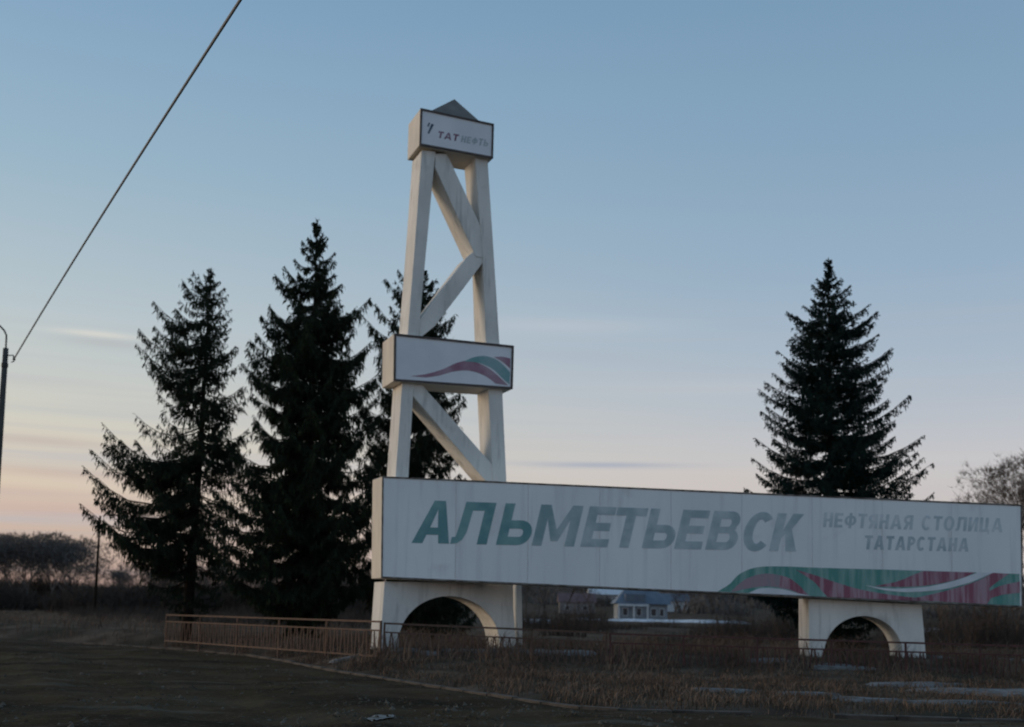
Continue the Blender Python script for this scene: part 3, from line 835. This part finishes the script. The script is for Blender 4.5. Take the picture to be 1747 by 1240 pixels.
spruce_px(519, 541, 378, 42, [(378, 2), (395, 9), (415, 20), (440, 32), (462, 40), (478, 84), (490, 48), (520, 44), (545, 108), (575, 84), (600, 116), (640, 120), (665, 122), (690, 100), (740, 124), (790, 156), (850, 162), (900, 168), (935, 172), (985, 145), (1030, 70), (1050, 40)],
          [(378, 2), (395, 10), (415, 20), (440, 34), (470, 58), (495, 44), (530, 96), (550, 98), (575, 68), (600, 100), (640, 118), (700, 124), (760, 130), (830, 135), (900, 138), (960, 135), (1030, 80), (1050, 40)],
          label='tallest spruce, broad dark crown standing next to the tower', seed=23, dens=1.25, clear=.02, whorl=.74, nper=8, fill=1.4)
spruce_px(706, 722, 462, 46, [(462, 2), (480, 48), (510, 54), (550, 88), (600, 98), (660, 102), (720, 108), (800, 116), (900, 128), (980, 128), (1050, 60)],
          [(462, 2), (490, 28), (520, 34), (548, 56), (575, 60), (620, 54), (660, 82), (692, 94), (720, 80), (742, 98), (790, 90), (850, 96), (930, 116), (1000, 150), (1050, 120)],
          label='spruce rising directly behind the white tower', seed=37, dens=1.1, clear=.02, whorl=.72, nper=7, fill=1.3)
spruce_px(1423, 1413, 446, 43, [(446, 1), (475, 7), (490, 24), (505, 30), (520, 28), (545, 68), (575, 76), (600, 86), (622, 78), (655, 110), (698, 124), (730, 114), (760, 106), (775, 104), (790, 124), (805, 146), (845, 136), (900, 160), (960, 186), (1010, 194), (1045, 140), (1075, 60)],
          [(446, 1), (475, 10), (500, 36), (515, 42), (545, 64), (575, 90), (600, 84), (622, 82), (648, 118), (690, 120), (715, 112), (740, 142), (765, 122), (795, 164), (815, 134), (845, 160), (900, 170), (960, 176), (1010, 176), (1045, 130), (1075, 60)],
          label='lone spruce with full conical crown behind the long name board', seed=52, dens=1.2, m_leaf=m_needle2, droop=.38, clear=.02, whorl=.48, nper=7, fill=1.6)

# bare deciduous trees
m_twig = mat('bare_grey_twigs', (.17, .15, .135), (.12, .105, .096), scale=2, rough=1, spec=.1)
m_twig2 = mat('brown_brushwood', (.085, .066, .055), (.06, .048, .04), scale=2, rough=1, spec=.1)
def bare_mesh(seed, H, spread, lev=6, m=None, tw=.011):
    rg = np.random.RandomState(seed)
    trunk = []; T = []
    def tub(a, b, ra, rb_, lst):
        d = (b - a); u = d.cross(Vector((.3, .9, .2))).normalized(); v = d.cross(u).normalized()
        A = [a + (u * math.cos(t) + v * math.sin(t)) * ra for t in (0, 2.094, 4.189)]; B = [b + (u * math.cos(t) + v * math.sin(t)) * rb_ for t in (0, 2.094, 4.189)]
        for i in range(3):
            j = (i + 1) % 3
            lst.append((A[i], A[j], B[j])); lst.append((A[i], B[j], B[i]))
    def grow(p, d, ln, r, lv):
        n_ = 2
        for i in range(n_):
            d2 = (d + Vector((rg.uniform(-1, 1), rg.uniform(-1, 1), rg.uniform(-.3, .6))) * .16).normalized()
            q_ = p + d2 * ln / n_
            tub(p, q_, r, r * .82, trunk if lv >= lev - 1 else T)
            p, d, r = q_, d2, r * .82
            if lv > 0 and lv < lev and rg.rand() < .6:
                ds = (d + Vector((rg.uniform(-1, 1), rg.uniform(-1, 1), rg.uniform(-.2, .6))) * spread).normalized()
                grow(p, ds, ln * .62, r * .55, lv - 2 if lv > 1 else 0)
        if lv <= 0:
            for _ in range(3):
                ds = (d + Vector((rg.uniform(-1, 1), rg.uniform(-1, 1), rg.uniform(-.4, .6))) * .8).normalized()
                q_ = p + ds * ln * rg.uniform(.5, 1.0); w_ = ds.cross(Vector((rg.uniform(-1, 1), rg.uniform(-1, 1), 1))).normalized() * tw
                T.append((p + w_, p - w_, q_))
            return
        k = 3 if rg.rand() < .45 else 2
        for _ in range(k):
            ds = (d + Vector((rg.uniform(-1, 1), rg.uniform(-1, 1), rg.uniform(-.15, .75))) * spread).normalized()
            grow(p, ds, ln * rg.uniform(.68, .88), r * .68, lv - 1)
    grow(Vector((0, 0, -.3)), Vector((0, 0, 1)), H * .26, H * .016, lev)
    def sc(L_):
        a = np.array([[tuple(v) for v in t] for t in L_], dtype=np.float32)
        return a
    a, b_ = sc(trunk), sc(T)
    k = H / b_[:, :, 2].max()
    return a * k, b_ * k
def bare_proto(seed, H, spread, lev, m, tw):
    a, b_ = bare_mesh(seed, H, spread, lev, m, tw)
    root = bpy.data.objects.new('bare_tree', None)
    COL.objects.link(root)
    tri_obj('trunk', a, m, root); tri_obj('crown', b_, m, root)
    return root
def copy_thing(root):
    c = root.copy(); COL.objects.link(c)
    for ch in list(root.children):
        k = ch.copy(); COL.objects.link(k); k.parent = c
    return c
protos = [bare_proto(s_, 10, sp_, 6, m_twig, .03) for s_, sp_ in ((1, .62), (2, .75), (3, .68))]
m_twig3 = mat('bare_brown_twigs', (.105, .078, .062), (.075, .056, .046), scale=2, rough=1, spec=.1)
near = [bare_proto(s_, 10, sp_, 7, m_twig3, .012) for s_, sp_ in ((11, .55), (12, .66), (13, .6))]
used = set()
def plant(lst, i, x, y, sc, rz, label, group=None, cat='bare tree', sx=1.0):
    key = (id(lst), i)
    o = lst[i] if key not in used else copy_thing(lst[i])
    used.add(key)
    o.location = (x, y, gz(x, y)); o.rotation_euler = (0, 0, rz); o.scale = (sc * sx, sc * sx, sc)
    if 'group' in o: del o['group']
    tag(o, label, cat, group)
    return o
rg = random.Random(8)
def top_at(px, row, Y, i, rz, label, group=None, sx=1.0, lst=None):
    p = at(px, row, Y); b = gz(p.x, Y)
    return plant(lst if lst is not None else protos, i, p.x, Y, (p.z - b) / 10, rz, label, group, sx=sx)
# the far left stand: crowns up to row 900
for k in range(26):
    px = -70 + k * 8.4 + rg.uniform(-4, 4)
    row = 901 + rg.uniform(-2, 9) + (0 if px < 110 else (px - 110) * .55)
    top_at(px, row, rg.uniform(128, 172), k % 3, rg.uniform(0, 6.28), 'bare deciduous tree in the round topped stand at far left', 'bare trees of the stand at far left', sx=1.25)
for k in range(24):
    px = 165 + k * 20 + rg.uniform(-8, 8)
    top_at(px, rg.uniform(945, 972), rg.uniform(155, 180), k % 3, rg.uniform(0, 6.28), 'bare deciduous tree far behind the left spruces', 'bare trees far behind the left spruces', sx=1.6)
top_at(1738, 738, 74, 0, 1.0, 'larger bare tree at the right edge, crown cut by the frame', lst=near, sx=1.15)
top_at(1775, 745, 78, 1, 4.1, 'bare tree mostly outside the right edge of the frame', lst=near, sx=1.1)
top_at(1696, 785, 80, 1, 2.2, 'bare tree at the right, shorter and left of the one at the frame edge', lst=near, sx=1.1)
top_at(1652, 806, 86, 2, .4, 'thin bare sapling showing faint twigs over the right end of the board', sx=.8, lst=near)
for k, (px, row, Y, lb) in enumerate([(935, 930, 78, 'slim dark bare tree under the board, second to the right of the tower base'), (965, 900, 84, 'bare tree with the thicker trunk under the board, right of the tower base'),
                                      (1010, 940, 80, 'thin dark bare tree under the board, just left of the blue roofed house'), (903, 950, 90, 'bare tree under the board, closest to the right side of the tower base'),
                                      (1150, 985, 120, 'small bare tree at the right end of the blue roofed house'), (1225, 960, 95, 'bare tree under the board, left of the lone spruce')]):
    top_at(px, row, Y, k % 3, rg.uniform(0, 6.28), lb, 'bare trees seen under the long board', sx=.8, lst=near)
for k, (px, row, Y, lb) in enumerate([(1605, 960, 70, 'bare bushy tree right beside the right arched base'), (1640, 950, 64, 'nearest bare bushy tree under the right end of the board'),
                                      (1675, 975, 72, 'low bare bushy tree, third to the right of the right arched base'), (1728, 965, 66, 'bare bushy tree under the far right corner of the board')]):
    top_at(px, row, Y, k % 3, rg.uniform(0, 6.28), lb, 'bare trees under the right end of the board', sx=1.1, lst=near)

# brushwood and far woods: masses nobody could count
def brush(name, spots, n, hgt, wid, seed, m, kind_label=None):
    rs = np.random.RandomState(seed)
    T = []
    for (x, y, r, h) in spots:
        k = int(n * r)
        a = rs.uniform(0, 6.28, k); rr = r * np.sqrt(rs.uniform(0, 1, k))
        X = x + rr * np.cos(a); Y = y + rr * np.sin(a) * .6
        Z = ground_z(X, Y)
        L_ = h * rs.uniform(.35, 1.0, k) * (1 - .35 * (rr / r) ** 2)
        dx = rs.normal(0, .30, k) * L_; dy = rs.normal(0, .30, k) * L_
        th = rs.uniform(0, 6.28, k); ww = wid * rs.uniform(.5, 1.3, k)
        b0 = np.stack([X - ww * np.cos(th), Y - ww * np.sin(th), Z - .05], -1); b1 = np.stack([X + ww * np.cos(th), Y + ww * np.sin(th), Z - .05], -1)
        tp = np.stack([X + dx, Y + dy, Z + L_], -1)
        T.append(np.stack([b0, b1, tp], 1))
        # side shoots
        for _ in range(2):
            f = rs.uniform(.3, .9, k); o0 = (b0 + b1) / 2 * (1 - f[:, None]) + tp * f[:, None]
            e = o0 + np.stack([rs.normal(0, .22, k) * L_, rs.normal(0, .22, k) * L_, rs.uniform(.05, .3, k) * L_], -1)
            sh = np.stack([ww * .6 * np.cos(th), ww * .6 * np.sin(th), 0 * ww], -1)
            T.append(np.stack([o0 - sh, o0 + sh, e], 1))
    o = tri_obj(name, np.concatenate(T), m)
    o['kind'] = 'stuff'
    return o
sp = []
rg2 = random.Random(4)
for k in range(46):
    px = -80 + k * 16.5; Y = rg2.uniform(112, 175); x = at(px, 1000, Y).x
    sp.append((x, Y, rg2.uniform(4, 7), rg2.uniform(3.0, 5.2)))
brush('woodland_undergrowth', sp, 320, 5, .06, 2, m_twig2)
sp = []
for k in range(30):
    px = 880 + k * 31; Y = rg2.uniform(48, 100); x = at(px, 1050, Y).x
    sp.append((x, Y, rg2.uniform(.8, 2.0), rg2.uniform(.4, 1.2)))
for k in range(30):
    px = rg2.choice([rg2.uniform(885, 1010), rg2.uniform(1230, 1360), rg2.uniform(1585, 1760), rg2.uniform(1585, 1760)]); Y = rg2.uniform(50, 84); x = at(px, 1050, Y).x
    sp.append((x, Y, rg2.uniform(.9, 2.0), rg2.uniform(1.0, 2.6)))
for k in range(22):
    px = 150 + k * 22; Y = rg2.uniform(60, 95); x = at(px, 1050, Y).x
    sp.append((x, Y, rg2.uniform(1.0, 2.4), rg2.uniform(.6, 1.5)))
brush('dry_brush', sp, 190, 1, .016, 5, m_twig2)
# far wooded rise
sp = []
for k in range(120):
    Y = rg2.uniform(330, 560); px = rg2.uniform(560, 1800); x = at(px, 1000, Y).x
    sp.append((x, Y, rg2.uniform(5, 12), rg2.uniform(3, 7)))
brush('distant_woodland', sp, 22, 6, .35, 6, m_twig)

# dry grass
m_grass = mat('dry_grass', (.22, .155, .112), (.10, .066, .048), scale=.45, rough=1, spec=.1)
m_grass2 = mat('grey_green_grass', (.115, .092, .068), (.078, .058, .044), scale=.8, rough=1, spec=.1)
def grass(name, n, xr, yr, hr, seed, m, keep=None, clump=.0):
    rs = np.random.RandomState(seed)
    X = rs.uniform(xr[0], xr[1], n); Y = rs.uniform(yr[0], yr[1], n)
    cl = np.sin(X * 1.9 + np.sin(Y * 2.3) * 1.7) * np.sin(Y * 2.1 + np.sin(X * 1.3)) + rs.normal(0, .4, n)
    d = sdist(X, Y)
    k = (d > .22) & (cl > clump)
    for (sx_, sy_, ra_, rb_) in SNOWY: k &= (((X - sx_) / ra_) ** 2 + ((Y - sy_) / rb_) ** 2 > .8 + rs.uniform(-.3, .5, n)) | (rs.uniform(0, 1, n) < .34)
    if keep is not None: k &= keep(X, Y)
    X, Y, cl = X[k], Y[k], cl[k]; n = len(X)
    Z = ground_z(X, Y); h = rs.uniform(hr[0], hr[1], n) * (.7 + .4 * np.clip(cl, 0, 1))
    th = rs.uniform(0, 6.28, n); w_ = rs.uniform(.006, .014, n)
    lx, ly = rs.normal(.15, .6, n) * h, rs.normal(0, .6, n) * h
    b0 = np.stack([X - w_ * np.cos(th), Y - w_ * np.sin(th), Z - .02], -1); b1 = np.stack([X + w_ * np.cos(th), Y + w_ * np.sin(th), Z - .02], -1)
    md = np.stack([X + lx * .3, Y + ly * .3, Z + h * .6], -1); tp = np.stack([X + lx, Y + ly, Z + h], -1)
    sh = np.stack([w_ * .7 * np.cos(th), w_ * .7 * np.sin(th), 0 * w_], -1)
    T = np.concatenate([np.stack([b0, b1, md + sh], 1), np.stack([b0, md + sh, md - sh], 1), np.stack([md - sh, md + sh, tp], 1)])
    o = tri_obj(name, T, m); o['kind'] = 'stuff'
grass('dry_grass', 120000, (-14, 19), (20, 44), (.05, .24), 1, m_grass, clump=.15)
grass('short_grass', 110000, (-14, 19), (19, 38), (.04, .13), 2, m_grass2, clump=-.6)
grass('verge_grass', 60000, (-75, -8), (40, 100), (.12, .5), 7, m_grass, clump=-.1)
grass('tall_dry_grass', 16000, (-12, 19), (30.6, 40), (.3, .75), 3, m_grass, clump=.25)

# ------------------------------------------------------------------ house far behind, under the board
m_wall = mat('slate_blue_cladding', (.26, .285, .32), (.20, .22, .25), scale=1, rough=.8)
m_wr = mat('dark_blue_roof', (.13, .155, .19), (.10, .12, .155), scale=1, rough=.6)
m_wt = mat('white_trim', (.62, .64, .66), (.5, .52, .54), scale=2, rough=.6)
m_glass = mat('window_glass', (.03, .035, .045), None, rough=.1, spec=.5)
HY = 190.0
hp = at(1094, 1052, HY); hz = gz(hp.x, HY)
house = empty('house', (hp.x, HY, hz), 'two storey house with dark blue roof and white porch seen under the board', 'house')
def hbox(name, x0, x1, y0, y1, z0, z1, m, par=None):
    bm = box_bm(bmesh.new(), (hp.x + (x0 + x1) / 2, HY + (y0 + y1) / 2, hz + (z0 + z1) / 2), x1 - x0, y1 - y0, z1 - z0)
    return bm_obj(name, bm, m, par or house)
hbox('wall', -3.8, 4.2, 0, 7, -.5, 2.6, m_wall)
rbm = bmesh.new()
vv = [rbm.verts.new(Vector((hp.x + x, HY + y, hz + z))) for x, y, z in ((-4.4, -.6, 2.55), (4.9, -.6, 2.55), (4.9, 7.6, 2.55), (-4.4, 7.6, 2.55), (-2.2, 3.5, 5.2), (2.6, 3.5, 5.2))]
for f in ((3, 2, 1, 0), (0, 1, 5, 4), (1, 2, 5), (2, 3, 4, 5), (3, 0, 4)): rbm.faces.new([vv[i] for i in f])
roof = bm_obj('roof', rbm, m_wr, house)
hbox('chimney', .4, 1.1, 3.6, 4.3, 4.6, 5.9, m_wt, roof)
hbox('dormer', -2.6, .6, -.3, 2.2, 2.62, 4.1, m_wr, roof)
porch = hbox('porch_beam', -3.9, 1.1, -1.3, -1.0, 2.15, 2.5, m_wt)
for x in (-3.7, -1.3, .9): hbox('porch_post', x - .12, x + .12, -1.25, -1.05, -.4, 2.14, m_wt)
hbox('porch_floor', -3.9, 1.1, -1.3, -.01, -.5, -.1, m_wt)
for x, wdt in ((-2.6, .9), (-.4, .9), (2.0, 1.0), (3.3, .8)):
    f = hbox('window', x - wdt / 2, x + wdt / 2, -.06, -.004, .6, 1.9, m_wt)
    hbox('pane', x - wdt / 2 + .1, x + wdt / 2 - .1, -.08, -.064, .7, 1.8, m_glass, f)
# a few plain houses of the village up the slope
m_h1 = mat('village_wall', (.26, .25, .25), (.20, .19, .19), scale=1, rough=.9)
m_h2 = mat('village_roof', (.16, .10, .10), (.11, .075, .075), scale=1, rough=.8)
def far_house(px, Y, wdt, label, mw, mr_):
    x = at(px, 1030, Y).x; z = gz(x, Y)
    r0 = empty('house', (x, Y, z), label, 'house')
    bm_obj('wall', box_bm(bmesh.new(), (x, Y + 3, z + 1.2), wdt, 6, 3.4), mw, r0)
    b = bmesh.new(); h2 = wdt / 2 + .4
    v = [b.verts.new(Vector((x + a, Y + c, z + d))) for a, c, d in ((-h2, -.4, 2.9), (h2, -.4, 2.9), (h2, 6.4, 2.9), (-h2, 6.4, 2.9), (-h2, 3, 5.3), (h2, 3, 5.3))]
    for f in ((3, 2, 1, 0), (0, 1, 5, 4), (2, 3, 4, 5), (1, 2, 5), (3, 0, 4)): b.faces.new([v[i] for i in f])
    bm_obj('roof', b, mr_, r0)
    for s_ in (-.28, .22):
        wn = bm_obj('window', box_bm(bmesh.new(), (x + s_ * wdt, Y - .05, z + 1.5), 1.2, .08, 1.3), m_wt, r0)
        bm_obj('pane', box_bm(bmesh.new(), (x + s_ * wdt, Y - .11, z + 1.5), .9, .03, 1.0), m_glass, wn)
far_house(985, 300, 9, 'reddish roofed house far up the slope, left of the blue roofed house', m_h1, m_h2)
far_house(1145, 340, 10, 'pale house far up the slope, right of the blue roofed house', m_wt, m_wr)
far_house(1035, 380, 11, 'pale roofed house high on the slope above the blue roofed house', m_h1, m_wt)

# ------------------------------------------------------------------ street lamp, cable, far pole
m_pole = mat('weathered_concrete_pole', (.085, .083, .075), (.05, .049, .045), scale=3, rough=.95, bump=.3)
m_metal = mat('dark_grey_metal', (.05, .05, .05), (.03, .03, .03), scale=3, rough=.6)
LY = 45.0
pt = at(10, 594, LY); pz = gz(pt.x, LY)
lamp = empty('street_lamp', (pt.x, LY, min(pz, 0)), 'tall concrete lamp pole cut off by the left edge, cable bracket near its top', 'street lamp')
tube('pole', [(pt.x, LY, -.5), (pt.x, LY, pt.z * .5), (pt.x, LY, pt.z)], [.17, .135, .10], m_pole, lamp, 12)
e1 = at(11, 572, LY); e2 = at(0, 556, LY)
arm = tube('lamp_arm', [(pt.x, LY, pt.z - .9), (pt.x, LY, pt.z), tuple(e1), tuple(e1.lerp(e2, .35) + Vector((0, 0, .06))), tuple(e2), tuple(e2 + Vector((-.9, 0, .42))), tuple(e2 + Vector((-1.5, 0, .55)))], .035, m_metal, lamp, 8)
head = bm_obj('lamp_head', box_bm(bmesh.new(), (e2.x - 1.8, LY, e2.z + .55), .7, .26, .14, Matrix.Rotation(.1, 3, 'Y')), m_metal, lamp, .04)
bm_obj('collar', tube_bm(bmesh.new(), [(pt.x, LY, pt.z - .75), (pt.x, LY, pt.z - .6)], .13, 12), m_metal, lamp)
ins_p = at(24, 612, LY)
tube('bracket', [(pt.x, LY, ins_p.z + .12), (ins_p.x - .05, LY, ins_p.z + .14), (ins_p.x, LY, ins_p.z + .05), (ins_p.x, LY, ins_p.z - .1), (ins_p.x - .1, LY, ins_p.z - .14)], .022, m_metal, lamp, 6)
tube('insulator', [(ins_p.x, LY, ins_p.z - .05), (ins_p.x, LY, ins_p.z + .0), (ins_p.x, LY, ins_p.z + .1)], [.06, .045, .05], m_pole, lamp, 10)
m_wire = mat('grey_cable_sheath', (.30, .34, .39), None, rough=.8)
w0 = Vector((ins_p.x, LY, ins_p.z)); w1 = at(411, -2, 18.4); w2 = w1 + (w1 - w0) * .95
w2.z = w0.z + .3
wp = []
for i in range(41):
    t = i / 40
    # parabola through the insulator, the point over the road and the next pole behind
    t1 = (w1.y - w0.y) / (w2.y - w0.y)
    z = w0.z * (t - t1) * (t - 1) / ((0 - t1) * (0 - 1)) + w1.z * t * (t - 1) / (t1 * (t1 - 1)) + w2.z * t * (t - t1) / (1 - t1)
    wp.append((w0.x + (w2.x - w0.x) * t, w0.y + (w2.y - w0.y) * t, z))
cb = tube('overhead_cable', wp, .030, m_wire, None, 6)
tag(cb, 'grey overhead cable running from the lamp pole up across the sky', 'cable')
UY = 105.0
up_ = at(171, 880, UY); uz = gz(up_.x, UY)
ut = empty('utility_pole', (up_.x, UY, uz), 'thin wooden utility pole left of the spruces', 'utility pole')
tube('pole', [(up_.x, UY, uz - .5), (up_.x, UY, up_.z)], [.14, .10], m_bark, ut, 8)
bm_obj('crossarm', box_bm(bmesh.new(), (up_.x, UY - .16, up_.z - .5), 0.9, .1, .12), m_bark, ut)
for s_ in (-.38, 0.0, .38):
    tube('insulator', [(up_.x + s_, UY - .16, up_.z - .44), (up_.x + s_, UY - .16, up_.z - .24)], .05, m_pole, ut, 6)

# clods and stones lying on the broken road
m_clod = mat('clods_and_gravel', (.045, .036, .026), (.13, .115, .095), scale=1.1, rough=1, spec=.03, lo=.42, hi=.66)
rs = np.random.RandomState(77)
n_ = 9000
X = np.concatenate([rs.uniform(-34, 3, n_), rs.uniform(-20, 10, n_ // 2)]); Y = np.concatenate([rs.uniform(14, 50, n_), rs.uniform(14, 21, n_ // 2)])
cl_ = vnoise(X * .5, Y * .5, 12)
k_ = (sdist(X, Y) < -.05) & (cl_ + rs.normal(0, .12, len(X)) > .52)
X, Y = X[k_], Y[k_]; Z = road_z(X, Y); r_ = np.minimum(rs.gamma(2.0, .010, len(X)) + .008, .05)
T = []
ang = rs.uniform(0, 6.28, len(X))
pp = []
for q_ in range(5):
    a_ = ang + q_ * 2 * math.pi / 5; rr_ = r_ * rs.uniform(.8, 1.5, len(X))
    pp.append(np.stack([X + rr_ * np.cos(a_), Y + rr_ * np.sin(a_), Z - .01], -1))
tp_ = np.stack([X + rs.normal(0, .3, len(X)) * r_, Y + rs.normal(0, .3, len(X)) * r_, Z + r_ * rs.uniform(.5, 1.2, len(X))], -1)
for q_ in range(5): T.append(np.stack([pp[q_], pp[(q_ + 1) % 5], tp_], 1))
o = tri_obj('gravel', np.concatenate(T), m_clod); o['kind'] = 'stuff'
